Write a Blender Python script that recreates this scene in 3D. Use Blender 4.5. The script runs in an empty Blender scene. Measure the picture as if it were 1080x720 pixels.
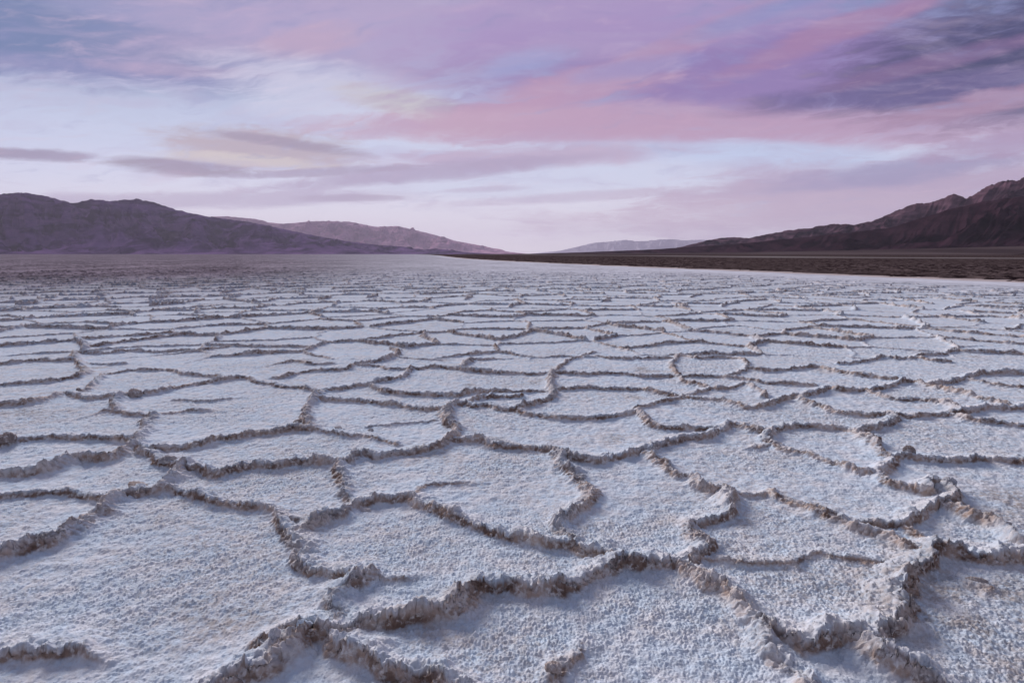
import bpy, math, random
import numpy as np
from mathutils import Vector

rng = np.random.default_rng(7)
random.seed(7)
sc = bpy.context.scene
COL = sc.collection
F32 = np.float32

# ------------------------------------------------------------------ camera geometry
CAM_H = 1.30
FPX = 600.0                       # focal length in pixels of a 1080 px wide frame
TH = math.atan(92.0 / FPX)        # pitch down
CT, ST = math.cos(TH), math.sin(TH)


def ray(px, py):
    cx = (px - 540.0) / FPX
    cy = (360.0 - py) / FPX
    return cx, cy * ST + CT, cy * CT - ST


def ground(px, py):
    x, y, z = ray(px, py)
    t = CAM_H / -z
    return x * t, y * t


def az_el(px, py):
    x, y, z = ray(px, py)
    return x / y * 57.29578, z / y * 57.29578      # slopes on a cloud wall facing north


def lin(r, g, b):
    return tuple(((c / 255 / 12.92) if c <= 10.3 else ((c / 255 + 0.055) / 1.055) ** 2.4) for c in (r, g, b))


# ------------------------------------------------------------------ numpy noise
_perm = rng.permutation(512).astype(np.int32)
_ang = rng.random(512) * 2 * np.pi
_gx, _gy = np.cos(_ang).astype(F32), np.sin(_ang).astype(F32)


def perlin(x, y, seed=0):
    x = x.astype(F32) + F32(seed * 17.31 + 300.5)
    y = y.astype(F32) + F32(seed * 9.73 + 511.25)
    xi = np.floor(x).astype(np.int32)
    yi = np.floor(y).astype(np.int32)
    fx = x - xi
    fy = y - yi
    u = fx * fx * fx * (fx * (fx * 6 - 15) + 10)
    v = fy * fy * fy * (fy * (fy * 6 - 15) + 10)
    x0 = xi & 511
    x1 = (xi + 1) & 511
    y0 = yi & 511
    y1 = (yi + 1) & 511
    p0 = _perm[x0]
    p1 = _perm[x1]

    def g(p, yy, dx, dy):
        h = _perm[(p + yy) & 511]
        return _gx[h] * dx + _gy[h] * dy
    a = g(p0, y0, fx, fy)
    b = g(p1, y0, fx - 1, fy)
    c = g(p0, y1, fx, fy - 1)
    d = g(p1, y1, fx - 1, fy - 1)
    ab = a + u * (b - a)
    cd = c + u * (d - c)
    return (ab + v * (cd - ab)) * F32(1.5)


def fbm(x, y, octs, seed=0, gain=0.5):
    s = 0
    a = 1.0
    n = 0
    f = 1.0
    for k in range(octs):
        s = s + a * perlin(x * f, y * f, seed + k * 3)
        n += a
        a *= gain
        f *= 2.03
    return s / n


def ridged(x, y, octs, seed=0, gain=0.5):
    s = 0
    a = 1.0
    n = 0
    f = 1.0
    for k in range(octs):
        s = s + a * (1 - np.abs(perlin(x * f, y * f, seed + k * 3)) * 1.6)
        n += a
        a *= gain
        f *= 2.05
    return s / n


def sstep(a, b, x):
    t = np.clip((x - a) / (b - a), 0, 1)
    return t * t * (3 - 2 * t)


# ------------------------------------------------------------------ mesh helpers
def grid_faces(nr, nc):
    i = np.arange(nr - 1)[:, None] * nc + np.arange(nc - 1)[None, :]
    return np.stack([i, i + 1, i + nc + 1, i + nc], -1).reshape(-1, 4)


def make_mesh(name, co, faces, mats, attrs=None, parent=None, smooth=True):
    me = bpy.data.meshes.new(name)
    n = len(co)
    m = len(faces)
    me.vertices.add(n)
    me.vertices.foreach_set("co", np.ascontiguousarray(co, dtype=F32).ravel())
    me.loops.add(m * 4)
    me.loops.foreach_set("vertex_index", np.ascontiguousarray(faces, dtype=np.int32).ravel())
    me.polygons.add(m)
    me.polygons.foreach_set("loop_start", np.arange(0, m * 4, 4, dtype=np.int32))
    me.update(calc_edges=True)
    me.polygons.foreach_set("use_smooth", np.full(m, smooth, dtype=bool))
    for k, v in (attrs or {}).items():
        at = me.attributes.new(k, 'FLOAT', 'POINT')
        at.data.foreach_set("value", np.ascontiguousarray(v, dtype=F32).ravel())
    me.materials.append(mats)
    o = bpy.data.objects.new(name, me)
    COL.objects.link(o)
    if parent is not None:
        o.parent = parent
    return o


def tag(o, label=None, cat=None, kind=None, group=None):
    if label:
        o['label'] = label
    if cat:
        o['category'] = cat
    if kind:
        o['kind'] = kind
    if group:
        o['group'] = group
    return o


# ------------------------------------------------------------------ node helpers
class NT:
    def __init__(self, tree):
        self.t = tree
        self.n = tree.nodes
        self.l = tree.links

    def node(self, typ, **kw):
        nd = self.n.new(typ)
        for k, v in kw.items():
            setattr(nd, k, v)
        return nd

    def set(self, sock, v):
        if isinstance(v, bpy.types.NodeSocket):
            self.l.new(v, sock)
        elif isinstance(v, (tuple, list)) and len(v) == 3 and sock.type == 'RGBA':
            sock.default_value = (*v, 1)
        else:
            sock.default_value = v

    def m(self, op, a, b=0.0, c=None, clamp=False):
        nd = self.node('ShaderNodeMath', operation=op, use_clamp=clamp)
        self.set(nd.inputs[0], a)
        self.set(nd.inputs[1], b)
        if c is not None:
            self.set(nd.inputs[2], c)
        return nd.outputs[0]

    def mix(self, f, a, b, blend='MIX'):
        nd = self.node('ShaderNodeMix', data_type='RGBA', blend_type=blend)
        self.set(nd.inputs[0], f)
        self.set(nd.inputs[6], a)
        self.set(nd.inputs[7], b)
        return nd.outputs[2]

    def rng(self, v, a, b, c=0.0, d=1.0, smooth=True):
        nd = self.node('ShaderNodeMapRange')
        nd.interpolation_type = 'SMOOTHSTEP' if smooth else 'LINEAR'
        self.set(nd.inputs[0], v)
        nd.inputs[1].default_value = a
        nd.inputs[2].default_value = b
        nd.inputs[3].default_value = c
        nd.inputs[4].default_value = d
        return nd.outputs[0]

    def xyz(self, x, y, z=0.0):
        nd = self.node('ShaderNodeCombineXYZ')
        for s, v in zip(nd.inputs, (x, y, z)):
            self.set(s, v)
        return nd.outputs[0]

    def noise(self, vec, scale, detail=4, rough=0.55, dist=0.0):
        nd = self.node('ShaderNodeTexNoise')
        self.set(nd.inputs['Vector'], vec)
        nd.inputs['Scale'].default_value = scale
        nd.inputs['Detail'].default_value = detail
        nd.inputs['Roughness'].default_value = rough
        nd.inputs['Distortion'].default_value = dist
        return nd.outputs['Fac']

    def attr(self, name):
        return self.node('ShaderNodeAttribute', attribute_name=name).outputs['Fac']


def material(name):
    ma = bpy.data.materials.new(name)
    ma.use_nodes = True
    t = NT(ma.node_tree)
    b = ma.node_tree.nodes['Principled BSDF']
    return ma, t, b


# ------------------------------------------------------------------ materials
def salt_material():
    ma, t, b = material("salt_crust")
    pos = t.node('ShaderNodeNewGeometry').outputs['Position']
    ridge = t.attr('ridge')
    tint = t.attr('tint')
    far = t.attr('far')
    n1 = t.noise(pos, 38, 5, 0.62)
    n2 = t.noise(pos, 7.0, 5, 0.6)
    n3 = t.noise(pos, 110, 3, 0.6)
    white = t.mix(t.rng(n2, 0.35, 0.7), (0.64, 0.755, 0.88), (0.77, 0.795, 0.85))
    speck = t.rng(n1, 0.40, 0.66)
    cell = t.mix(t.m('MULTIPLY', speck, t.rng(t.noise(pos, 1.1, 4, 0.6), 0.35, 0.62, 0.10, 0.50)), white, (0.50, 0.43, 0.385))
    # buff patches of dirty salt on the plates
    cell = t.mix(t.m('MULTIPLY', tint, t.rng(n1, 0.25, 0.6)), cell, (0.34, 0.27, 0.225))
    # crumbled, muddier crust along the ridges
    rcol = t.mix(t.rng(n2, 0.38, 0.62), (0.205, 0.138, 0.110), (0.52, 0.40, 0.335))
    rcol = t.mix(t.rng(n1, 0.50, 0.66), rcol, (0.78, 0.70, 0.65))
    rm = t.m('MULTIPLY', ridge, t.rng(t.m('ADD', n1, t.m('MULTIPLY', n2, 0.6)), 0.72, 1.02, 1.0, 0.45), clamp=True)
    col = t.mix(rm, cell, rcol)
    # far out: sheet mottled by ridges too small to see singly
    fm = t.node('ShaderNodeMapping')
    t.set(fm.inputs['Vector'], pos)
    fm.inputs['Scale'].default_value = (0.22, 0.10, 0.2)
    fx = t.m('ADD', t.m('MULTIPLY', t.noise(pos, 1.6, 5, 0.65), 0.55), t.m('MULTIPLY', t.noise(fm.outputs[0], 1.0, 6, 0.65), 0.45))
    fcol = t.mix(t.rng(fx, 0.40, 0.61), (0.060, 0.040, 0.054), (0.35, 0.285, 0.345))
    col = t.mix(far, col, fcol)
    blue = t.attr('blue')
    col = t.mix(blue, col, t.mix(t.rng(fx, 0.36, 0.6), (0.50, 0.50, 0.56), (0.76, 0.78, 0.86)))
    col = t.mix(t.attr('shore'), col, (0.50, 0.40, 0.37))
    t.set(b.inputs['Base Color'], col)
    t.set(b.inputs['Roughness'], 0.95)
    b.inputs['Specular IOR Level'].default_value = 0.0
    bp = t.node('ShaderNodeBump')
    bp.inputs['Strength'].default_value = 0.8
    bp.inputs['Distance'].default_value = 0.006
    t.set(bp.inputs['Height'], t.m('ADD', n1, t.m('MULTIPLY', n3, 0.6)))
    t.set(b.inputs['Normal'], bp.outputs[0])
    return ma


def rock_material(name, dark, light, scale, patch=None):
    ma, t, b = material(name)
    pos = t.node('ShaderNodeNewGeometry').outputs['Position']
    mp = t.node('ShaderNodeMapping')
    t.set(mp.inputs['Vector'], pos)
    mp.inputs['Scale'].default_value = (1, 0.4, 2.2)
    n = t.noise(mp.outputs[0], scale * 0.6, 5, 0.55, 0.4)
    n2 = t.noise(pos, scale * 0.3, 4, 0.5)
    col = t.mix(t.rng(n, 0.38, 0.64), dark, light)
    col = t.mix(t.m('MULTIPLY', t.rng(n2, 0.45, 0.65), 0.5), col, tuple(0.5 * (a + c) * 1.25 for a, c in zip(dark, light)))
    if patch:
        col = t.mix(t.attr('patch'), col, patch)
    t.set(b.inputs['Base Color'], col)
    b.inputs['Roughness'].default_value = 0.95
    b.inputs['Specular IOR Level'].default_value = 0.0
    return ma


def mud_material():
    ma, t, b = material("dark_mud")
    pos = t.node('ShaderNodeNewGeometry').outputs['Position']
    n = t.noise(pos, 0.9, 7, 0.72)
    n2 = t.noise(pos, 0.06, 4, 0.5)
    col = t.mix(t.rng(n, 0.42, 0.62), (0.018, 0.011, 0.013), (0.15, 0.112, 0.112))
    col = t.mix(t.m('MULTIPLY', t.rng(n2, 0.45, 0.62), 0.6), col, (0.085, 0.062, 0.062))
    col = t.mix(t.attr('pale'), col, (0.42, 0.38, 0.38))
    t.set(b.inputs['Base Color'], col)
    b.inputs['Roughness'].default_value = 0.95
    b.inputs['Specular IOR Level'].default_value = 0.0
    return ma


SALT = salt_material()
MUD = mud_material()

# ------------------------------------------------------------------ ridge network, read off the photograph
# each entry: weight, then pixel points of a pressure ridge on the flat
T = """
1.0|-40,688 0,692 30,688 60,688 82,691 100,697 125,703
1.2|-40,602 0,588 25,580 50,573 75,562 95,548 115,538 130,524 150,520 170,514 182,505 198,494
0.9|198,494 185,492 170,487 160,480 150,476 143,468
1.0|198,494 225,500 245,497 270,491 290,493 310,490 330,488 355,489
1.0|355,489 367,487 385,480 400,482 420,478 440,475 460,473 473,466
0.8|182,515 200,518 215,525 235,532 255,534 270,533 290,538 295,543
0.4|295,543 305,544 318,547 332,549
1.0|295,543 300,553 308,563 315,575 318,590 330,598 345,605 360,606 383,606
1.0|310,562 330,553 345,546 360,540 372,533 385,530 400,527 415,526 428,524
1.0|428,524 440,528 455,533 470,542 485,550 505,557 525,562 545,565 570,570 590,573 605,577
1.1|605,577 620,581 640,582 651,589
0.8|355,489 360,500 365,512 362,522 370,533
0.45|438,523 447,514 458,510 470,509 485,509 500,508 520,507
1.1|383,606 372,617 358,625 352,638 355,650 350,662 345,670
0.4|383,607 395,610 410,611 440,610 460,610
1.25|345,670 360,668 380,658 400,654 420,655 440,653 460,649 475,642 490,630 505,622
1.2|505,622 525,621 545,623 565,622 590,620 605,616 625,607 640,600 651,590
1.1|345,671 360,680 375,690 395,697 410,708 430,713 450,716 470,725 500,745
1.3|345,671 320,676 300,690 285,704 270,712 250,718 225,735
0.9|342,664 320,664 300,672 285,682 275,690 280,702
1.1|651,590 670,596 690,592 705,596 722,602
1.1|722,602 735,610 748,620 765,627 785,640 795,652 803,662
1.0|803,662 808,680 818,695 835,710 850,728
1.1|722,602 732,590 742,578 735,568 730,556
1.0|730,556 745,550 760,545 768,535 772,525 768,520
0.9|768,520 750,518 735,513 725,505 710,498 695,487 684,480
1.0|680,475 660,480 640,484 620,486 600,483 587,478
0.9|587,478 570,475 555,473 540,472 520,470 500,466 473,466
1.0|587,478 595,492 610,502 617,512 622,522 618,532 605,540 597,548 590,555 598,565 606,576
1.0|682,477 692,472 705,467 725,462 748,460 758,454 768,448
0.8|768,448 750,452 730,452 712,453 695,450 682,445 675,435
0.7|672,430 685,427 705,422 725,417 748,409
0.8|675,436 655,438 640,440 620,441 600,440 580,439 560,436 543,431
1.0|543,431 555,427 570,423 580,419 583,412 580,400 585,391
0.9|543,431 530,430 515,427 500,427 485,424 472,430
1.1|472,430 470,440 477,450 480,457 473,466
0.8|472,430 450,431 430,428 415,426 400,424 385,422 360,421 333,421
0.35|390,449 410,447 430,445 458,443
1.0|338,413 330,421 325,432 322,445 330,452
0.55|330,452 345,455 365,459 385,460 400,464 418,468
1.0|330,452 310,452 290,455 270,458 250,462 230,465 210,470 190,473 165,475 150,476
1.1|143,469 120,482 100,486 80,485 60,492 40,497 20,499 -40,504
0.8|143,464 115,463 90,462 65,461 45,462 20,466 5,469 -40,472
0.8|-40,527 0,524 25,521 50,519 65,517 85,521 105,525 120,528
0.95|143,468 150,458 155,447 162,438
0.6|160,438 150,437 135,436 122,433 110,433 90,438 76,440
0.5|164,438 185,435 205,432 238,432
0.9|122,433 120,425 128,418 142,415
0.9|-40,432 0,428 25,426 50,420 70,415 90,418 110,418 142,415
0.8|142,416 165,413 185,409 205,404 230,401 255,398 274,402
0.4|185,421 215,422 245,419 272,416
0.8|82,413 95,408 105,400 110,395
0.8|-40,407 0,405 30,403 55,401 80,397 90,393
0.8|90,393 85,385 80,378 78,370
0.7|108,396 120,393 140,390 160,390 175,389 185,391 200,394 225,396 240,399
0.8|-40,386 0,383 20,381 45,379 80,379
0.8|80,372 100,372 120,371 140,369 165,370
0.8|165,370 200,369 230,366 258,362
0.4|90,382 115,383 132,382
0.8|812,466 830,474 850,479 870,486 890,493 905,498 930,501
0.9|768,447 785,450 800,454 812,456 812,466
0.9|812,454 830,450 850,449 870,450 890,452 903,455 915,463 922,470 930,480 940,485 935,495 930,501
0.9|905,453 920,451 935,447 942,441 938,437
0.8|938,437 920,438 900,437 885,435 870,431 855,426 843,419
0.8|938,437 960,439 985,438 1007,437 1020,442 1040,445 1060,447 1120,453
1.0|1007,436 1030,432 1050,430 1080,430 1120,427
0.7|1009,434 1000,427 985,424 965,421 945,420
0.9|940,485 955,483 970,486 990,486 1010,487 1030,486 1050,486 1120,492
0.9|930,501 932,508 945,513 960,517 972,519
0.5|768,520 790,521 805,521 815,520
0.8|815,520 830,527 850,535 865,543 880,548 900,553 927,553
0.8|880,548 900,556 915,561 930,564 945,573 965,582
0.6|940,553 955,560 970,568 985,580
1.0|925,553 945,553 960,548 970,543 980,537 998,535
1.0|998,535 1010,540 1030,548 1050,555 1060,560 1070,572 1120,590
1.1|972,519 985,512 998,517 1003,527 998,535
1.2|985,582 1000,583 1020,585 1040,587 1060,586 1120,588
1.3|985,582 975,590 965,600 955,608 960,618 950,630 945,645 935,657
1.3|963,656 945,660 930,665 915,675 902,680
1.2|902,680 880,672 862,680 845,680 830,672 815,668 803,662
1.2|902,680 915,690 930,700 950,710 965,715 985,725 1020,745
0.45|742,588 770,590 790,594 810,595 830,590 850,585 870,586 890,590 930,595 955,600
0.45|1018,611 1035,618 1047,627
0.5|617,666 610,685 600,695 590,705 580,720
0.4|785,472 800,471 812,467
0.8|585,393 600,393 620,394 640,393 660,394 680,396 716,396
0.7|530,393 545,393 560,394 582,394
0.8|583,412 600,409 620,408 640,409 660,409 680,410 700,414 714,417
0.6|535,411 550,412 565,412 582,412
0.7|716,396 722,402 735,405 748,409
0.7|748,409 760,410 775,408 785,404 795,408 808,418
0.7|726,418 745,420 760,422 775,426 790,430 800,428
0.9|800,428 815,425 830,420 843,417 860,413 875,409 890,411 910,411 930,409 945,404 955,401
0.8|788,388 810,390 840,388 860,386 880,390 900,394 920,397 940,399 955,401 970,403 985,408 1010,414 1030,420 1045,423 1070,430
1.0|985,405 1000,402 1015,399 1030,394 1050,393 1120,394
0.7|1022,400 1045,404 1085,409 1120,412
0.7|910,411 930,417 950,421 970,421 990,423 1012,430
0.7|716,396 740,396 765,396 785,389 788,382 780,377
0.7|716,396 708,385 712,378 718,373
0.7|765,397 790,400 810,403 840,405 858,405
0.7|718,374 740,377 760,376 785,378
0.7|628,374 650,377 680,377 710,377
0.6|585,391 600,379 615,374 626,370
0.8|885,382 905,381 920,378 930,375 945,377 965,376 985,379 1000,380
0.8|960,377 975,373 995,372 1010,365 1040,363
0.8|274,402 300,407 318,408 338,412
0.9|338,412 360,409 385,405 395,408 405,412
0.9|405,412 430,414 450,415 470,416 485,416 500,413 535,411
0.9|388,405 400,402 415,399 430,394 432,388
0.9|432,388 440,388 455,386 470,387 485,389 500,391 530,393
0.7|288,398 310,394 330,390 350,389 365,388 375,384
0.6|270,386 290,383 315,380 330,383 350,382
0.9|375,384 395,381 410,377 420,372 415,366
0.6|375,384 400,385 410,388 432,388
0.4|420,375 440,377 466,378
0.8|485,389 490,383 500,378 520,377 545,376
0.8|472,428 490,425 500,420 520,418 545,417
"""
RID = []
for line in T.strip().splitlines():
    w, p = line.split('|')
    RID.append((float(w), np.array([[float(c) for c in q.split(',')] for q in p.split()])))
ALLP = np.concatenate([np.c_[p, np.full(len(p), i)] for i, (w, p) in enumerate(RID)])


def catmull(p, k):
    q = np.vstack([2 * p[0] - p[1], p, 2 * p[-1] - p[-2]])
    out = []
    for i in range(1, len(q) - 2):
        for j in range(k):
            t = j / k
            a, b, c, d = q[i - 1], q[i], q[i + 1], q[i + 2]
            out.append(0.5 * (2 * b + (c - a) * t + (2 * a - 5 * b + 4 * c - d) * t * t + (3 * b - a - 3 * c + d) * t ** 3))
    out.append(q[-2])
    return np.array(out)


SEG = []      # x0 y0 x1 y1 w0 w1 id
PXLEN = np.zeros(len(RID))
for i, (w, p) in enumerate(RID):
    g = np.array([ground(x, y + 2.0) for x, y in p])
    c = catmull(g, 4)
    d = np.r_[0, np.cumsum(np.hypot(*np.diff(c, axis=0).T))]
    s = d / d[-1]
    ww = np.full(len(c), w)
    ot = ALLP[ALLP[:, 2] != i]
    for end, ss in ((p[0], s), (p[-1], 1 - s)):
        inside = -20 < end[0] < 1100 and end[1] < 715
        if inside and np.hypot(ot[:, 0] - end[0], (ot[:, 1] - end[1]) * 1.5).min() > 20:
            ww = ww * (0.12 + 0.88 * sstep(0, 0.45, ss))
    PXLEN[i] = np.hypot(*np.diff(np.clip(p, [0, 0], [1080, 720]), axis=0).T).sum() * w * (p[:, 1].mean() - 300)
    for j in range(len(c) - 1):
        SEG.append((c[j, 0], c[j, 1], c[j + 1, 0], c[j + 1, 1], ww[j], ww[j + 1], i))

# ------------------------------------------------------------------ salt flat: one polar sheet round a point behind the tripod
CY = -1.0


def geo(a, b, k):
    n = int(math.log(b / a) / k)
    return a * np.exp(np.arange(n) * math.log(b / a) / n)


QUAL = 1.22
R = np.r_[geo(1.3, 2.3, 0.006), geo(2.3, 7.0, 0.0017 / QUAL), geo(7.0, 14.0, 0.0021 / QUAL), geo(14.0, 60, 0.0032 / QUAL), geo(60, 420, 0.008), geo(420, 45000, 0.12), [45000]]
dth = 0.00135 / QUAL
th = np.r_[np.arange(-1.25, -0.88, 0.004), np.arange(-0.88, 0.88, dth), np.arange(0.88, 1.2501, 0.004)]
NR, NC = len(R), len(th)
RR = R[:, None].astype(F32)
TT = th[None, :].astype(F32)
X = (RR * np.sin(TT)).astype(F32)
Y = (RR * np.cos(TT) + CY).astype(F32)
print("salt grid", NR, NC, NR * NC)

# warped query position
WX = X + 0.030 * perlin(X * 5, Y * 5, 1) + 0.016 * perlin(X * 14, Y * 14, 2) + 0.008 * perlin(X * 33, Y * 33, 31)
WY = Y + 0.030 * perlin(X * 5, Y * 5, 3) + 0.016 * perlin(X * 14, Y * 14, 4) + 0.008 * perlin(X * 33, Y * 33, 32)

PROF = np.zeros((NR, NC), F32)
PID = np.full((NR, NC), -1, np.int16)
STEP = np.zeros((NR, NC), F32)
SWELL = np.zeros((NR, NC), F32)
RAD = 0.42


def profile(d, w, ny_side):
    wd = (0.020 + 0.020 * w) * np.where(ny_side > 0, 1.0 + 0.55 * ny_side, 1.0 + 0.35 * ny_side)
    q = d / wd
    return w * np.exp(-np.abs(q) ** 2.0 * 0.9)


for (x0, y0, x1, y1, w0, w1, sid) in SEG:
    xm, ym = (x0 + x1) / 2, (y0 + y1) / 2
    L = math.hypot(x1 - x0, y1 - y0)
    if L < 1e-5:
        continue
    rad = RAD + L / 2
    r = math.hypot(xm, ym - CY)
    a = math.atan2(xm, ym - CY)
    i0, i1 = np.searchsorted(R, [r - rad, r + rad])
    da = math.asin(min(0.99, rad / r))
    j0, j1 = np.searchsorted(th, [a - da, a + da])
    if i1 <= i0 or j1 <= j0:
        continue
    sl = (slice(i0, i1), slice(j0, j1))
    qx = WX[sl] - F32(x0)
    qy = WY[sl] - F32(y0)
    ux, uy = (x1 - x0) / L, (y1 - y0) / L
    tt = np.clip(qx * F32(ux) + qy * F32(uy), 0, L)
    ex = qx - tt * F32(ux)
    ey = qy - tt * F32(uy)
    d = np.sqrt(ex * ex + ey * ey)
    w = F32(w0) + F32(w1 - w0) * (tt / F32(L))
    ns = ey / (d + F32(1e-4))
    p = profile(d, w, ns)
    cur = PROF[sl]
    m = p > cur
    cur[m] = p[m]
    PID[sl][m] = sid
    STEP[sl] = np.where(np.abs(p) > np.abs(STEP[sl]) * 0, np.where(m, (w * ns * np.exp(-(d / 0.15) ** 2)), STEP[sl]), STEP[sl])
    sw = w * np.exp(-(d / 0.17) ** 2)
    SWELL[sl] = np.maximum(SWELL[sl], sw)

# beyond the ridges that can be read singly: polygons of the same size, from a jittered lattice
CZ = WY - Y * 0 + 0
zc = Y * F32(CT) - (0 - CAM_H) * 0
dep = Y * F32(CT) + F32(CAM_H * ST)
PXX = 540 + FPX * X / np.maximum(dep, 0.05)
PYY = 360 - FPX * (Y * F32(ST) - F32(CAM_H * CT)) / np.maximum(dep, 0.05)
inside = sstep(-30, 0, PXX) * (1 - sstep(1080, 1110, PXX)) * sstep(368, 384, PYY + 6 * perlin(X, Y, 41)) * (1 - sstep(720, 735, PYY))
inside = np.where(dep < 0.4, 0, inside)
SX, SY = 1.42, 1.0
vr = slice(0, int(np.searchsorted(R, 160)))
vx = (WX[vr] + 0.10 * perlin(X[vr] * 1.3, Y[vr] * 1.3, 5)) / SX
vy = (WY[vr] + 0.10 * perlin(X[vr] * 1.3, Y[vr] * 1.3, 6)) / SY
ix = np.floor(vx).astype(np.int32)
iy = np.floor(vy).astype(np.int32)
_jx = rng.random((512, 512)).astype(F32)
_jy = rng.random((512, 512)).astype(F32)


def site(a, b):
    return a + 0.10 + 0.80 * _jx[a & 511, b & 511], b + 0.10 + 0.80 * _jy[a & 511, b & 511]


best = np.full(vx.shape, 1e9, F32)
bx = np.zeros_like(vx)
by = np.zeros_like(vx)
bid = np.zeros(vx.shape, np.int32)
for a in (-1, 0, 1):
    for b in (-1, 0, 1):
        sx, sy = site(ix + a, iy + b)
        d2 = ((sx - vx) * SX) ** 2 + ((sy - vy) * SY) ** 2
        m = d2 < best
        best = np.where(m, d2, best)
        bx = np.where(m, sx, bx)
        by = np.where(m, sy, by)
        bid = np.where(m, ((ix + a) & 511) * 512 + ((iy + b) & 511), bid)
ixb = bid // 512
vd = np.full(vx.shape, 9.0, F32)
vw = np.zeros_like(vx)
vn = np.zeros_like(vx)
for a in (-2, -1, 0, 1, 2):
    for b in (-2, -1, 0, 1, 2):
        if abs(a) == 2 and abs(b) == 2:
            continue
        sx, sy = site(ix + a, iy + b)
        oid = ((ix + a) & 511) * 512 + ((iy + b) & 511)
        dx = (sx - bx) * SX
        dy = (sy - by) * SY
        ln = np.sqrt(dx * dx + dy * dy) + 1e-6
        mx = (vx - 0.5 * (sx + bx)) * SX
        my = (vy - 0.5 * (sy + by)) * SY
        dist = -(mx * dx + my * dy) / ln
        dist = np.where(oid == bid, 9.0, dist)
        m = dist < vd
        vd = np.where(m, dist, vd)
        hsh = ((np.minimum(oid, bid) * 7919 + np.maximum(oid, bid) * 104729) % 1009) / 1009.0
        vw = np.where(m, 0.22 + 0.92 * hsh, vw)
        vn = np.where(m, -dy / ln, vn)
vd = vd.astype(F32)
vw = (vw * (1 - inside[vr])).astype(F32)
pv = profile(np.maximum(vd, 0), vw, vn)
m = pv > PROF[vr]
PROF[vr] = np.where(m, pv, PROF[vr])
PID[vr] = np.where(m & (pv > 0.02), 9999, PID[vr])
STEP[vr] = np.where(m, vw * vn * np.exp(-(vd / 0.15) ** 2), STEP[vr])
SWELL[vr] = np.maximum(SWELL[vr], vw * np.exp(-(vd / 0.17) ** 2))
del vx, vy, ix, iy, best, bx, by, bid

# zones of the flat ---------------------------------------------------------
SHORE = np.array([[70, -40], [45, -8], [31, 12], [24.2, 26.9], [19, 42], [11, 66], [0, 104], [-12, 158], [-24, 235], [-60, 480], [-160, 1100], [-420, 2500]], float)


def shore_x(y):
    return np.interp(y, SHORE[:, 1], SHORE[:, 0])


sdist = shore_x(Y) - X + 0.8 * fbm(X * 0.12, Y * 0.12, 3, 50) + 1.2 * fbm(X * 0.9, Y * 0.9, 3, 51)      # >0 on the salt side
rad_ = np.hypot(X, Y)
az_ = np.arctan2(X, np.maximum(Y, 0.01))
smooth_zone = sstep(10, 3.0, sdist) * sstep(14, 30, rad_)
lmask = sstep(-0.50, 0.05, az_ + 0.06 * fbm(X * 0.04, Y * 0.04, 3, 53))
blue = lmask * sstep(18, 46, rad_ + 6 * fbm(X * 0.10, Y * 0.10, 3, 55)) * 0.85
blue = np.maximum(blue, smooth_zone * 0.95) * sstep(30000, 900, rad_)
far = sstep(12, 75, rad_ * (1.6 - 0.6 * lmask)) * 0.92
shore_c = sstep(1.6, 0.2, sdist) * sstep(14, 30, rad_) * 0.8 * (sdist > -4)
relief = (1 - smooth_zone * 0.9) * (1 - 0.75 * blue * sstep(25, 60, rad_)) * (1 - sstep(150, 400, rad_))
leftbig = 1 + 0.25 * sstep(5, 12, rad_) + 0.45 * sstep(-0.1, -0.6, az_) * sstep(9, 20, rad_)

# height --------------------------------------------------------------------
crumb1 = perlin(X * 24, Y * 24, 11)
crumb2 = perlin(X * 52, Y * 52, 12)
crumb3 = np.abs(perlin(X * 95, Y * 95, 13))
lump = fbm(X * 4.2, Y * 4.2, 3, 14)
rmask = np.clip(PROF * 1.15, 0, 1.2)
A = 0.040 * np.clip(0.88 + 0.95 * lump + 0.30 * perlin(X * 10, Y * 10, 33), 0.58, 1.5)
nsabs = np.clip(np.abs(STEP) / np.maximum(PROF, 0.2), 0, 1)
H = A * PROF * (1 + 0.20 * crumb1) * leftbig * (1 + 0.45 * (1 - nsabs))
H = H + rmask * (0.005 * crumb1 + 0.008 * crumb2 + 0.010 * (crumb3 - 0.25))
H = H + 0.010 * STEP + 0.005 * SWELL
nearf = sstep(26, 9, rad_)
g1 = np.abs(perlin(X * 68, Y * 68, 15))
g2 = np.abs(perlin(X * 108, Y * 108, 16))
patch = sstep(-0.4, 0.45, fbm(X * 0.9, Y * 0.9, 3, 17))
H = H + (1 - 0.4 * np.clip(rmask, 0, 1)) * nearf * ((g1 - 0.25) * 0.0095 * (0.28 + 0.90 * patch) + (g2 - 0.25) * 0.008 * (0.5 + 0.6 * patch) + 0.005 * perlin(X * 13, Y * 13, 18) + 0.004 * perlin(X * 28, Y * 28, 34))
H = H + 0.012 * fbm(X * 0.9, Y * 0.9, 3, 19)
H = H * relief
# crust pushed sideways so the lips overhang
OX = rmask * relief * (0.007 * perlin(X * 27, Y * 27, 21) + 0.007 * perlin(X * 60, Y * 60, 22))
OY = rmask * relief * (0.007 * perlin(X * 27, Y * 27, 23) + 0.006 * perlin(X * 60, Y * 60, 24) + 0.006 * perlin(X * 78, Y * 14, 29)) - 0.016 * np.clip(PROF, 0, 1.2) ** 2 * relief
nf = sstep(60, 25, rad_)
CO = np.stack([X + OX * nf, Y + OY * nf, H], -1).reshape(-1, 3)

buff = 0.65 * sstep(0.12, 0.5, fbm(X * 1.1, Y * 1.1, 4, 25)) * sstep(-0.2, 0.5, fbm(X * 4.0, Y * 4.0, 3, 26))
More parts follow.
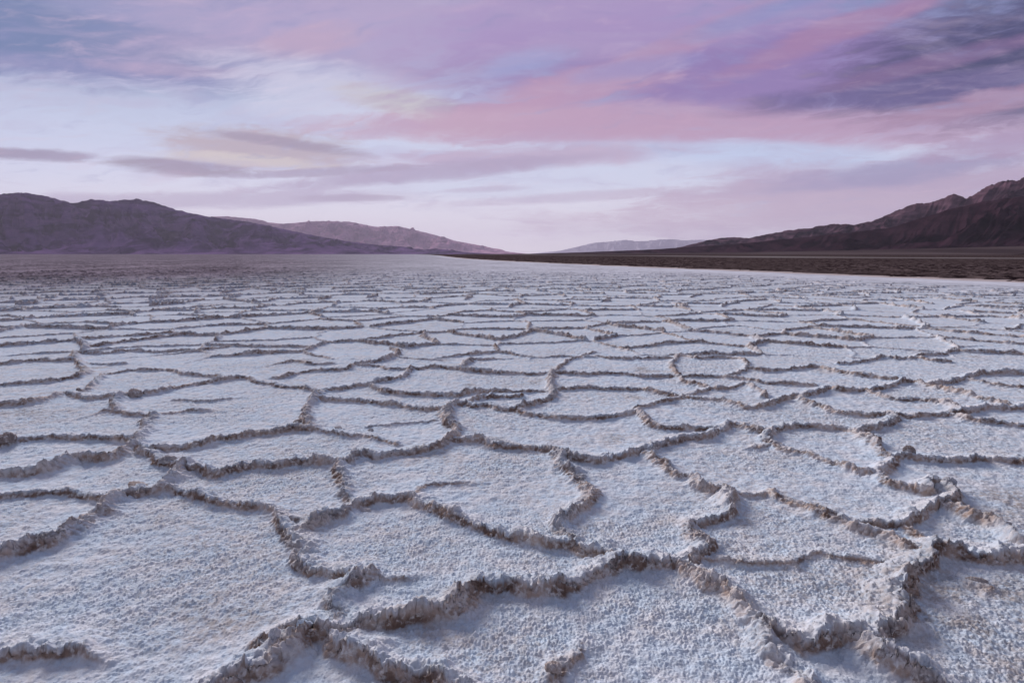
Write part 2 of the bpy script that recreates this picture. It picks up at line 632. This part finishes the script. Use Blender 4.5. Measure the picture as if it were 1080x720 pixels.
# the browner corner at the right of the near ground
gx, gy = ground(1055, 650)
buff = np.maximum(buff, 0.75 * np.exp(-(((X - gx) / 0.55) ** 2 + ((Y - gy) / 0.45) ** 2)) * sstep(-0.5, 0.4, fbm(X * 5, Y * 5, 3, 27)))
gx, gy = ground(1060, 530)
buff = np.maximum(buff, 0.8 * np.exp(-(((X - gx) / 0.35) ** 2 + ((Y - gy) / 0.25) ** 2)) * sstep(-0.5, 0.3, fbm(X * 5, Y * 5, 3, 27)))
gx, gy = ground(235, 650)
buff = np.maximum(buff, 0.55 * np.exp(-(((X - gx) / 0.20) ** 2 + ((Y - gy) / 0.15) ** 2)) * sstep(-0.5, 0.3, fbm(X * 6, Y * 6, 3, 28)))
side = -STEP / np.maximum(np.abs(PROF), 0.25)          # the broken face of an upturned plate shows mud, its back stays salt-white
crest = sstep(0.55, 1.0, PROF)
rcolm = sstep(0.10, 0.45, PROF) * np.clip(0.66 + 0.50 * side + 0.22 * (1 - np.abs(side)) - 0.20 * crest + 0.5 * fbm(X * 2.1, Y * 2.1, 3, 71), 0.12, 1)
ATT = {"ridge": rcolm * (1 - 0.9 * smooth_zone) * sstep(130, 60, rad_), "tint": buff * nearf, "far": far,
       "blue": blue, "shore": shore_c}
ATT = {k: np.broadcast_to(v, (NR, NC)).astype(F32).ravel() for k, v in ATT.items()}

FACES = grid_faces(NR, NC)
fi = FACES[:, 0]
fp = PROF.ravel()[FACES].mean(1)
fid = PID.ravel()[fi].astype(int)
frad = rad_.ravel()[fi]
keep100 = set(np.argsort(-PXLEN)[:98].tolist())
part = np.full(len(FACES), -1)
isr = (fp > 0.22) & (frad < 60)
part[isr] = 9999
for k in keep100:
    part[isr & (fid == k)] = k


def submesh(name, mask, parent=None):
    f = FACES[mask]
    idx, inv = np.unique(f, return_inverse=True)
    return make_mesh(name, CO[idx], inv.reshape(-1, 4), SALT, {k: v[idx] for k, v in ATT.items()}, parent)


flat = submesh("salt_flat", part == -1)
tag(flat, "wide white salt flat broken into polygon plates, reaching back to the mountains", "salt flat", "structure")
order = np.argsort(part, kind='stable')
for k in sorted(keep100):
    msk = part == k
    if msk.sum() > 3:
        submesh("salt_ridge", msk, flat)
o = submesh("salt_ridge", part == 9999, flat)
tag(o, kind="stuff")
del WX, WY, FACES, part


# ------------------------------------------------------------------ dark mud bank beyond the shore on the right
def height_at(x, y):
    return 0.0


us = np.r_[np.linspace(-38, 10, 60), geo(10, 60, 0.0045) , geo(60, 300, 0.012), geo(300, 2450, 0.05), [2450]]
vs = np.r_[[-2.0, -1.0], np.linspace(-0.5, 6, 46), geo(6.2, 60, 0.02), geo(60, 2600, 0.07), [2600]]
U, V = np.meshgrid(us, vs, indexing='ij')
MX = shore_x(U) + V * 0.94
MY = U + V * 0.34
clod = fbm(MX * 1.1, MY * 1.1, 4, 60, 0.6)
clod2 = np.abs(perlin(MX * 3.1, MY * 3.1, 61))
ramp = sstep(-0.3, 1.6, V - 0.6 + 2.6 * fbm(MX * 0.35, MY * 0.35, 4, 62, 0.6))
MZ = -0.12 + ramp * (0.20 + 0.11 * clod + 0.10 * clod2 * sstep(300, 60, np.hypot(MX, MY))) + 0.00035 * np.clip(V, 0, 900)
pale = np.exp(-((V - 150 - 40 * fbm(MX * 0.01, MY * 0.01, 2, 63)) / 28) ** 2) * 0.55
mud = make_mesh("mud_flat", np.stack([MX, MY, MZ], -1).reshape(-1, 3), grid_faces(*MX.shape), MUD, {"pale": pale})
tag(mud, "dark brown rough mud flat edging the salt on the right", "mud flat", "structure")


# ------------------------------------------------------------------ mountains
def build_range(name, label, crest, Dl, Dr, front, back, mat, ns=520, nt=150, seed=70, fan=1.5, gully=0.60, jag=0.032, lam=0.9, cat="mountain range",
                patch=None, base=-3.0):
    """crest: skyline read off the photograph; Dl, Dr: distance of the crest at its left and right end; front/back: width of the slopes."""
    c = np.array(crest, float)
    px = np.linspace(c[0, 0], c[-1, 0], ns)
    py = np.interp(px, c[:, 0], c[:, 1])
    f = (px - c[0, 0]) / (c[-1, 0] - c[0, 0])
    D = Dl + (Dr - Dl) * f
    rx, ry, rz = ray(px, py)
    k = D / ry
    cx, cyy, cz = rx * k, D, np.maximum(CAM_H + rz * k, 2.0)
    hm = cz.max()
    t = np.r_[-np.linspace(1, 0, nt) ** 1.15, np.linspace(0, 1, 40)[1:]]
    # slopes run square to the crest line
    tx, ty = np.gradient(cx), np.gradient(cyy)
    ln = np.hypot(tx, ty)
    nx, ny = -ty / ln, tx / ln
    if ny.mean() < 0:
        nx, ny = -nx, -ny
    off = np.where(t < 0, t * front, t * back)
    GX = cx[None, :] + off[:, None] * nx[None, :]
    GY = cyy[None, :] + off[:, None] * ny[None, :]
    Z0 = np.repeat(cz[None, :], len(t), 0)
    tt = np.abs(t)[:, None]
    shape = np.where(t[:, None] < 0, (1 - tt) ** fan, (1 - tt) ** 1.2)
    lm = lam * hm
    # drainage: spurs and gullies that fork downslope
    S = np.cumsum(ln)[None, :] / lm + 0 * GX
    Dn = off[:, None] / lm + 0 * GX
    wx = S + 0.35 * fbm(S * 0.9, Dn * 0.9, 3, seed + 30)
    rg = ridged(wx * 1.0, Dn * 0.38, 5, seed, 0.45)
    rg2 = ridged(wx * 3.1, Dn * 1.2, 4, seed + 40, 0.5)
    env = np.clip(tt * 3.2, 0, 1) * np.clip((1 - tt) * 1.35, 0, 1)
    rel = (rg - 0.62) * gully * 2.1 + (rg2 - 0.6) * gully * 0.40
    Z = Z0 * shape + Z0 * env * rel * np.clip(0.25 + shape * 1.6, 0, 1)
    Z = Z + Z0 * jag * fbm(S * 9, Dn * 5, 5, seed + 60, 0.6) * np.clip(shape * 2, 0, 1)
    Z = np.maximum(Z, 0.0015 * front * (1 - tt)) + base * (tt > 0.995)
    at = {}
    if patch is not None:
        at["patch"] = patch(GX, GY, Z, tt)
    else:
        at["patch"] = np.zeros_like(Z)
    o = make_mesh(name, np.stack([GX, GY, Z], -1).reshape(-1, 3), grid_faces(*GX.shape), mat, at)
    return tag(o, label, cat, "structure")


M_LEFT = rock_material("purple_brown_rock", (0.018, 0.009, 0.044), (0.17, 0.094, 0.235), 0.006)
M_LEFT2 = rock_material("mauve_rock_hazed", (0.24, 0.115, 0.20), (0.52, 0.29, 0.40), 0.004)  # rock lightened so its colour carries part of the distance haze
M_FAR = rock_material("distant_rock_hazed", (0.26, 0.25, 0.32), (0.40, 0.38, 0.44), 0.001)  # paled in the albedo: painted haze on top of the air volume
M_RIGHT = rock_material("pinkish_grey_rock", (0.020, 0.009, 0.018), (0.18, 0.098, 0.130), 0.010)
M_RDARK = rock_material("dark_maroon_rock", (0.008, 0.003, 0.007), (0.048, 0.022, 0.034), 0.012)
M_FAN = rock_material("alluvial_gravel", (0.060, 0.044, 0.048), (0.115, 0.088, 0.092), 0.004)

left_crest = [(-260, 214), (-180, 200), (-100, 209), (-50, 203), (0, 205), (20, 203), (40, 205), (60, 210), (77, 214.5), (97, 210), (115, 212), (145, 210), (165, 214), (185, 221),
              (202, 225), (220, 228.5), (240, 231), (262, 234), (280, 237.5), (310, 244), (340, 250), (370, 255), (400, 258.5), (425, 260), (442, 264), (460, 262), (480, 265.5), (505, 267.6)]
build_range("mountain_range", "dark purple mountain range filling the left horizon", left_crest, 6200, 11500, 2600, 2200, M_LEFT, seed=70, ns=800, fan=1.7)
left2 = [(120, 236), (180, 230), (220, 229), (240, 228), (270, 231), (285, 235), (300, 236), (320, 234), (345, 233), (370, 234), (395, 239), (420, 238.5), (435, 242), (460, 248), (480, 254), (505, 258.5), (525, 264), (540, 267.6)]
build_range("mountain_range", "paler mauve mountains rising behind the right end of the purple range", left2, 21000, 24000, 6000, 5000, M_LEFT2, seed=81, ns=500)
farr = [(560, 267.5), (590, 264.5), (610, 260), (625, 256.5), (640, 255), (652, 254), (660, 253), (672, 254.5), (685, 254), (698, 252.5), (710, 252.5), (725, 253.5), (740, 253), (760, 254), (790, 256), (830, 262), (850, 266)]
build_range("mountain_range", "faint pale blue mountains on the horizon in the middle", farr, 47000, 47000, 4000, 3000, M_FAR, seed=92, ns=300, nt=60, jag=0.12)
right_crest = [(700, 264), (720, 260), (740, 255), (760, 251), (775, 250), (790, 251), (810, 247), (825, 244), (840, 242), (852, 241), (865, 238), (885, 236), (900, 237), (920, 233), (940, 225), (952, 219), (965, 215), (978, 213),
               (990, 211), (1007, 204.5), (1020, 209), (1030, 203), (1040, 197), (1055, 192), (1080, 188), (1130, 178), (1200, 186), (1300, 168), (1400, 178)]
build_range("mountain_range", "rugged dark mountains with lighter rocky crests on the right horizon", right_crest, 6500, 2600, 700, 900, M_RIGHT, seed=103, ns=800, lam=0.8, fan=1.35, gully=0.52, jag=0.055)
right_front = [(560, 267.6), (615, 266), (690, 263), (735, 260), (790, 256), (840, 251), (890, 246), (940, 240), (965, 232), (1000, 221), (1020, 216), (1040, 212), (1080, 207), (1150, 200), (1250, 204), (1400, 206)]
build_range("mountain_foothills", "dark maroon foothills below the rugged mountains on the right", right_front, 4800, 1900, 620, 500, M_RDARK, seed=117, ns=800, lam=1.0, fan=1.7, gully=0.40, jag=0.03, cat="foothills")
fan_c = [(500, 268.0), (560, 267.6), (640, 267.2), (700, 267), (800, 266), (900, 264), (1000, 261.5), (1080, 259.5), (1200, 257), (1400, 254)]
build_range("alluvial_fan", "greyish gravel slope between the mud flat and the dark foothills", fan_c, 2600, 1150, 560, 400, M_FAN, seed=131, ns=300, nt=60, fan=1.1, gully=0.04, jag=0.01, lam=4.0, cat="gravel slope", base=-2.0)

# ------------------------------------------------------------------ loose lumps of salt crust on the ridges
co_grid = CO.reshape(NR, NC, 3)


def surf_z(x, y):
    r = math.hypot(x, y - CY)
    a = math.atan2(x, y - CY)
    i = int(np.searchsorted(R, r))
    j = int(np.searchsorted(th, a))
    return float(co_grid[max(0, i - 2):i + 3, max(0, j - 2):j + 3, 2].mean())


def lump_mesh(name, size, squash, seed, ridge_v):
    import bmesh
    bm = bmesh.new()
    bmesh.ops.create_icosphere(bm, subdivisions=5, radius=1.0)
    v = np.array([q.co[:] for q in bm.verts])
    n = (0.45 * fbm(v[:, 0] * 1.2 + v[:, 2] * 0.7, v[:, 1] * 1.2 - v[:, 2] * 0.9, 3, seed)
         + 0.22 * perlin(v[:, 0] * 4 + v[:, 2] * 3, v[:, 1] * 4 - v[:, 2] * 2, seed + 5)
         + 0.12 * np.abs(perlin(v[:, 0] * 9 + v[:, 2] * 5, v[:, 1] * 9 - v[:, 2] * 7, seed + 8)))
    v = v * (1 + n)[:, None] * np.array(squash) * size
    for q, c in zip(bm.verts, v):
        q.co = c
    for f in bm.faces:
        f.smooth = True
    me = bpy.data.meshes.new(name)
    bm.to_mesh(me)
    bm.free()
    for k, val in (("ridge", ridge_v), ("tint", 0.1), ("far", 0.0), ("blue", 0.0), ("shore", 0.0)):
        at = me.attributes.new(k, 'FLOAT', 'POINT')
        at.data.foreach_set("value", np.full(len(me.vertices), val, F32))
    me.materials.append(SALT)
    return me


LUMPS = [  # px, py, size m, squash, tint of crust, label
    (291, 689, 0.028, (1, 1, 1.1), 0.25, "white knob of salt standing between two ridges at the bottom edge, left of centre"),
    (143, 417, 0.085, (1.1, 0.8, 0.9), 1.0, "biggest brown lump of crust on a ridge left of centre, partway to the horizon"),
    (178, 491, 0.050, (1.4, 0.9, 0.7), 0.8, "rounded pale brown lump where a broken ridge turns, at the left"),
    (146, 514, 0.055, (1.8, 0.9, 0.45), 1.0, "reddish brown flake of crust lying on the long diagonal ridge at the left"),
    (958, 482, 0.055, (1.0, 0.8, 1.0), 1.0, "round brown lump at the left end of a ridge by the right edge"),
    (386, 536, 0.030, (1.3, 0.9, 0.7), 0.6, "small lump of salt below a ridge bend, just left of centre"),
    (583, 714, 0.030, (1.2, 1, 0.9), 1.0, "small reddish brown lump at the near end of a short low ridge, bottom centre"),
    (315, 445, 0.045, (1.3, 0.8, 0.6), 1.0, "dark loose lump at the foot of a short crumbled ridge left of centre"),
    (357, 450, 0.035, (1.5, 0.8, 0.5), 0.8, "flat brown crumb lying behind a thin ridge left of centre"),
    (391, 453, 0.030, (1.1, 0.9, 0.7), 0.7, "small round crumb alone on a white plate at the end of a hairline ridge"),
    (1030, 613, 0.034, (1.5, 0.8, 0.6), 0.9, "low brown lump alone on the dim plate near the right edge"),
    (1000, 516, 0.045, (1.1, 0.8, 0.9), 0.5, "whitish lump on top of the pale ridge loop near the right edge"),
    (8, 468, 0.080, (1.2, 0.8, 0.7), 1.0, "dark lump of crust at the left edge where two ridges meet"),
]
for i, (px, py, s, sq, rv, lab) in enumerate(LUMPS):
    x, y = ground(px, py + 2)
    me = lump_mesh("salt_lump", s * 0.62, sq, 200 + i * 7, rv * 0.85)
    o = bpy.data.objects.new("salt_lump", me)
    COL.objects.link(o)
    o.location = (x, y, surf_z(x, y) + s * sq[2] * 0.18)
    o.rotation_euler = (0, 0, random.uniform(-0.5, 0.5))
    tag(o, lab, "salt lump", group="loose lumps of salt crust on the ridges")

# ------------------------------------------------------------------ air
hz = bpy.data.materials.new("haze_air")
hz.use_nodes = True
t = NT(hz.node_tree)
hz.node_tree.nodes.remove(hz.node_tree.nodes['Principled BSDF'])
pvn = t.node('ShaderNodeVolumePrincipled')
pvn.inputs['Color'].default_value = (0.84, 0.80, 0.98, 1)
pvn.inputs['Density'].default_value = 0.000017
pvn.inputs['Anisotropy'].default_value = 0.2
t.l.new(pvn.outputs[0], hz.node_tree.nodes['Material Output'].inputs['Volume'])
import bmesh
bm = bmesh.new()
bmesh.ops.create_cube(bm, size=1.0)
me = bpy.data.meshes.new("haze")
bm.to_mesh(me)
bm.free()
me.materials.append(hz)
hazeo = bpy.data.objects.new("haze", me)
COL.objects.link(hazeo)
ZT = 1850.0
hazeo.scale = (104000, 104000, ZT + 5)
hazeo.location = (0, 0, (ZT - 5) / 2)
tag(hazeo, "thin lilac haze in the air over the valley", "haze", "stuff")
HAZE = hazeo

# ------------------------------------------------------------------ sky
w = bpy.data.worlds.new("World")
sc.world = w
w.use_nodes = True
t = NT(w.node_tree)
for nd in list(t.n):
    t.n.remove(nd)
out = t.node('ShaderNodeOutputWorld')
gen = t.node('ShaderNodeTexCoord').outputs['Generated']
sp = t.node('ShaderNodeSeparateXYZ')
t.set(sp.inputs[0], gen)
dx, dy, dz = sp.outputs
DEG = 57.29578
dyc = t.m('MAXIMUM', dy, 0.12)
az = t.m('MULTIPLY', t.m('DIVIDE', dx, dyc), DEG)
el = t.m('MULTIPLY', t.m('DIVIDE', dz, dyc), DEG)
elp = t.m('MAXIMUM', el, 0.0)
# cloud-sheet coordinates: a flat layer seen in perspective
den = t.m('ADD', t.m('MAXIMUM', dz, 0.0), 0.10)
cxn = t.m('DIVIDE', dx, den)
cyn = t.m('DIVIDE', dy, den)
sheet = t.xyz(cxn, cyn, 0.0)
# swirl of the streaks: axis runs from lower left to upper right
warp1 = t.m('SUBTRACT', t.noise(sheet, 1.1, 5, 0.55), 0.5)
warp2 = t.m('SUBTRACT', t.noise(t.xyz(cxn, cyn, 7.3), 1.1, 5, 0.55), 0.5)
streak_v = t.xyz(t.m('MULTIPLY', t.m('ADD', az, t.m('MULTIPLY', warp1, 10.0)), 0.055), t.m('MULTIPLY', t.m('ADD', el, t.m('MULTIPLY', warp2, 5.0)), 0.42), 0.0)
streak = t.noise(streak_v, 1.0, 7, 0.58, 0.3)
rot_v = t.xyz(t.m('ADD', t.m('MULTIPLY', t.m('ADD', az, t.m('MULTIPLY', warp2, 9.0)), 0.060), t.m('MULTIPLY', el, 0.03)), t.m('SUBTRACT', t.m('MULTIPLY', t.m('ADD', el, t.m('MULTIPLY', warp1, 6.0)), 0.20), t.m('MULTIPLY', az, 0.040)), 3.0)
diag = t.noise(rot_v, 1.2, 8, 0.58, 0.3)
fine = t.noise(t.xyz(t.m('MULTIPLY', az, 0.22), t.m('MULTIPLY', el, 0.8), 5.0), 1.0, 6, 0.65, 0.4)

wisp = t.noise(t.xyz(t.m('MULTIPLY', t.m('ADD', az, t.m('MULTIPLY', warp2, 14.0)), 0.16), t.m('SUBTRACT', t.m('MULTIPLY', t.m('ADD', el, t.m('MULTIPLY', warp1, 7.0)), 0.85), t.m('MULTIPLY', az, 0.10)), 9.0), 1.0, 9, 0.62, 0.25)
ramp = t.node('ShaderNodeValToRGB')
t.set(ramp.inputs[0], t.m('DIVIDE', elp, 60.0))
stops = [(0, (240, 232, 236)), (3.5, (230, 226, 238)), (8, (214, 217, 239)), (13, (200, 206, 234)), (18, (160, 164, 206)), (24, (134, 142, 188)), (40, (130, 138, 168)), (60, (120, 128, 156))]
er = ramp.color_ramp.elements
er[0].position = 0
er[0].color = (*lin(*stops[0][1]), 1)
er[1].position = 1
er[1].color = (*lin(*stops[-1][1]), 1)
for e, c in stops[1:-1]:
    q = er.new(e / 60)
    q.color = (*lin(*c), 1)
col = ramp.outputs[0]


def blob(col, px, py, rx, ry, rot, rgb, strength, nz=None, k=1.6, soft=0.0, wamp=1.0):
    a0, e0 = az_el(px, py)
    sx = sy = DEG / FPX
    u = t.m('ADD', t.m('SUBTRACT', az, a0), t.m('MULTIPLY', warp1, 4.0 * wamp))
    v = t.m('ADD', t.m('SUBTRACT', el, e0), t.m('MULTIPLY', warp2, 2.0 * wamp))
    c, s = math.cos(math.radians(rot)), math.sin(math.radians(rot))
    p = t.m('DIVIDE', t.m('ADD', t.m('MULTIPLY', u, c), t.m('MULTIPLY', v, s)), rx * sx)
    q = t.m('DIVIDE', t.m('SUBTRACT', t.m('MULTIPLY', v, c), t.m('MULTIPLY', u, s)), ry * sy)
    r2 = t.m('ADD', t.m('MULTIPLY', p, p), t.m('MULTIPLY', q, q))
    val = t.m('SUBTRACT', 1.0, r2)
    if nz is not None:
        val = t.m('ADD', val, t.m('MULTIPLY', t.m('SUBTRACT', nz, 0.5), k * 2))
    val = t.m('ADD', val, t.m('MULTIPLY', t.m('SUBTRACT', wisp, 0.5), 2.7))
    f = t.m('MULTIPLY', t.rng(val, -0.9 - soft, 0.9), strength)
    return t.mix(f, col, lin(*rgb))


B = lambda *a, **kw: globals().__setitem__('col', blob(col, *a, **kw))
# slate blue upper left, lilac top, pale glow below it
B(-20, 40, 380, 62, -7, (110, 128, 172), 1.0, diag, 0.35)
B(60, 74, 330, 13, -3, (142, 144, 190), 0.6, streak, 1.0)
B(170, 12, 130, 14, -8, (160, 158, 198), 0.6, diag, 0.8)
B(470, 22, 300, 55, 3, (180, 164, 200), 0.85, diag, 0.8)
B(330, 45, 50, 14, 8, (194, 164, 188), 0.5, fine, 0.9)
B(230, 76, 130, 5, -4, (178, 158, 190), 0.45, fine, 1.2)
B(90, 122, 420, 32, -3, (200, 208, 234), 0.8, streak, 0.8)
B(390, 112, 150, 30, -12, (208, 210, 232), 0.8, streak, 0.8)
B(455, 116, 85, 13, -12, (202, 196, 198), 0.85, diag, 0.7, wamp=0.4)
# purple mass across the upper right
B(800, 82, 300, 55, 2, (142, 118, 174), 0.95, diag, 0.7)
B(640, 22, 190, 32, 4, (166, 144, 192), 0.85, diag, 0.9)
B(580, 104, 110, 20, 12, (190, 152, 180), 0.85, diag, 0.8)
B(660, 76, 90, 13, 26, (180, 148, 182), 0.75, diag, 0.8)
B(740, 36, 100, 10, 22, (174, 140, 178), 0.6, diag, 0.9)
B(560, 132, 200, 15, 0, (202, 174, 192), 0.75, streak, 0.8)
B(780, 132, 360, 20, 0, (188, 154, 184), 0.9, streak, 0.9)
B(790, 20, 70, 8, 16, (136, 142, 194), 0.7, diag, 0.8)
B(556, 66, 46, 10, 10, (154, 166, 212), 0.6, fine, 1.4, wamp=0.6)
B(672, 72, 60, 9, 10, (146, 146, 198), 0.55, fine, 0.9)
B(1120, 48, 200, 58, 10, (66, 68, 110), 1.0, diag, 0.3)
B(960, 96, 150, 14, 6, (98, 90, 140), 0.85, diag, 0.5)
B(895, 30, 130, 12, 20, (164, 126, 166), 0.8, diag, 0.8, wamp=0.5)
B(985, 66, 110, 8, 13, (128, 102, 146), 0.75, fine, 0.8, wamp=0.5)
B(1050, 106, 120, 11, 12, (172, 138, 168), 0.85, fine, 0.8, wamp=0.5)
# open blue between the layers, pink-grey sheets low on the right
B(800, 164, 190, 13, -2, (194, 206, 236), 0.9, streak, 0.9)
B(590, 190, 190, 16, 2, (206, 213, 236), 0.6, streak, 1.0)
B(960, 200, 260, 32, 5, (182, 160, 188), 0.9, streak, 1.0)
B(945, 182, 120, 12, 6, (152, 148, 186), 0.75, fine, 1.0)
B(850, 226, 260, 20, 2, (200, 180, 200), 0.7, streak, 1.0)
B(1080, 152, 120, 12, 6, (168, 142, 178), 0.7, streak, 1.0)
# small dark layered clouds low on the left
B(560, 166, 150, 11, 2, (186, 164, 192), 0.8, streak, 1.0, wamp=0.4)
B(455, 182, 150, 8, 5, (172, 158, 188), 0.85, streak, 1.0, wamp=0.3)
B(275, 157, 95, 20, -5, (184, 168, 180), 0.9, fine, 1.0, wamp=0.25)
B(190, 176, 72, 8, -4, (156, 146, 168), 1.0, fine, 0.8, wamp=0.2)
B(300, 150, 80, 5, -8, (158, 146, 170), 0.8, fine, 0.9, wamp=0.2)
B(250, 168, 80, 6, -4, (214, 204, 202), 0.8, fine, 0.9, wamp=0.2)
B(330, 182, 90, 4, 3, (166, 154, 182), 0.8, fine, 0.9, wamp=0.2)
B(28, 163, 62, 6, -2, (158, 150, 178), 1.0, fine, 0.8, wamp=0.2)
B(160, 212, 260, 8, 1, (186, 176, 202), 0.8, streak, 1.1, wamp=0.3)
B(372, 209, 55, 3.5, 0, (178, 166, 190), 0.85, fine, 0.8, wamp=0.2)
B(510, 200, 40, 3, 2, (186, 172, 198), 0.6, fine, 0.9, wamp=0.2)
B(640, 206, 150, 5, 3, (190, 174, 198), 0.6, streak, 1.0, wamp=0.3)
# wisps everywhere
col = t.mix(t.m('MULTIPLY', t.rng(streak, 0.46, 0.66), t.rng(elp, 1.0, 8.0, 0.12, 0.30)), col, lin(178, 164, 198))
col = t.mix(t.m('MULTIPLY', t.rng(fine, 0.52, 0.72), 0.08), col, lin(220, 208, 224))
col = t.mix(t.m('MULTIPLY', t.rng(wisp, 0.52, 0.74), t.rng(elp, 2.0, 9.0, 0.10, 0.34)), col, t.mix(0.5, col, lin(226, 196, 214)))
col = t.mix(t.m('MULTIPLY', t.rng(wisp, 0.46, 0.26), t.rng(elp, 2.0, 9.0, 0.15, 0.50)), col, t.mix(0.5, col, lin(120, 122, 176)))
# away from the afterglow the sky is bluer and dimmer
backf = t.rng(dy, -0.5, 0.35)
col = t.mix(backf, lin(122, 122, 138), col)
bg = t.node('ShaderNodeBackground')
t.set(bg.inputs[0], col)
bg.inputs[1].default_value = 1.0
SUN_AZ, SUN_EL = -32.0, 27.0
sky = t.node('ShaderNodeTexSky', sky_type='NISHITA')
sky.sun_disc = False
sky.sun_elevation = math.radians(SUN_EL)
sky.sun_rotation = math.radians(SUN_AZ)
bg2 = t.node('ShaderNodeBackground')
t.set(bg2.inputs[0], sky.outputs[0])
bg2.inputs[1].default_value = 0.001
add = t.node('ShaderNodeAddShader')
t.l.new(bg.outputs[0], add.inputs[0])
t.l.new(bg2.outputs[0], add.inputs[1])
t.l.new(add.outputs[0], out.inputs[0])

# ------------------------------------------------------------------ low soft light from the afterglow
sd = bpy.data.lights.new("sun", 'SUN')
sd.energy = 3.25
sd.angle = math.radians(24)
sd.color = (1.0, 0.91, 0.865)
so = bpy.data.objects.new("sun", sd)
COL.objects.link(so)
a, e = math.radians(SUN_AZ), math.radians(SUN_EL)
tosun = Vector((math.sin(a) * math.cos(e), math.cos(a) * math.cos(e), math.sin(e)))
so.rotation_euler = tosun.to_track_quat('Z', 'Y').to_euler()
so.location = (0, 0, 50)

# ------------------------------------------------------------------ camera and render
cd = bpy.data.cameras.new("camera")
cd.sensor_width = 36
cd.lens = 36 * FPX / 1080
cd.clip_start = 0.05
cd.clip_end = 200000
cam = bpy.data.objects.new("camera", cd)
COL.objects.link(cam)
cam.location = (0, 0, CAM_H)
cam.rotation_euler = (math.pi / 2 - TH, 0, 0)
sc.camera = cam
sc.view_settings.view_transform = 'Standard'
sc.view_settings.look = 'None'
sc.view_settings.gamma = 1
sc.view_settings.exposure = 0
sc.render.engine = 'CYCLES'
sc.cycles.use_denoising = True
sc.cycles.denoising_prefilter = 'ACCURATE'
sc.cycles.denoising_input_passes = 'RGB_ALBEDO_NORMAL'
sc.cycles.max_bounces = 5
sc.cycles.diffuse_bounces = 2
sc.cycles.glossy_bounces = 2
sc.cycles.volume_bounces = 1
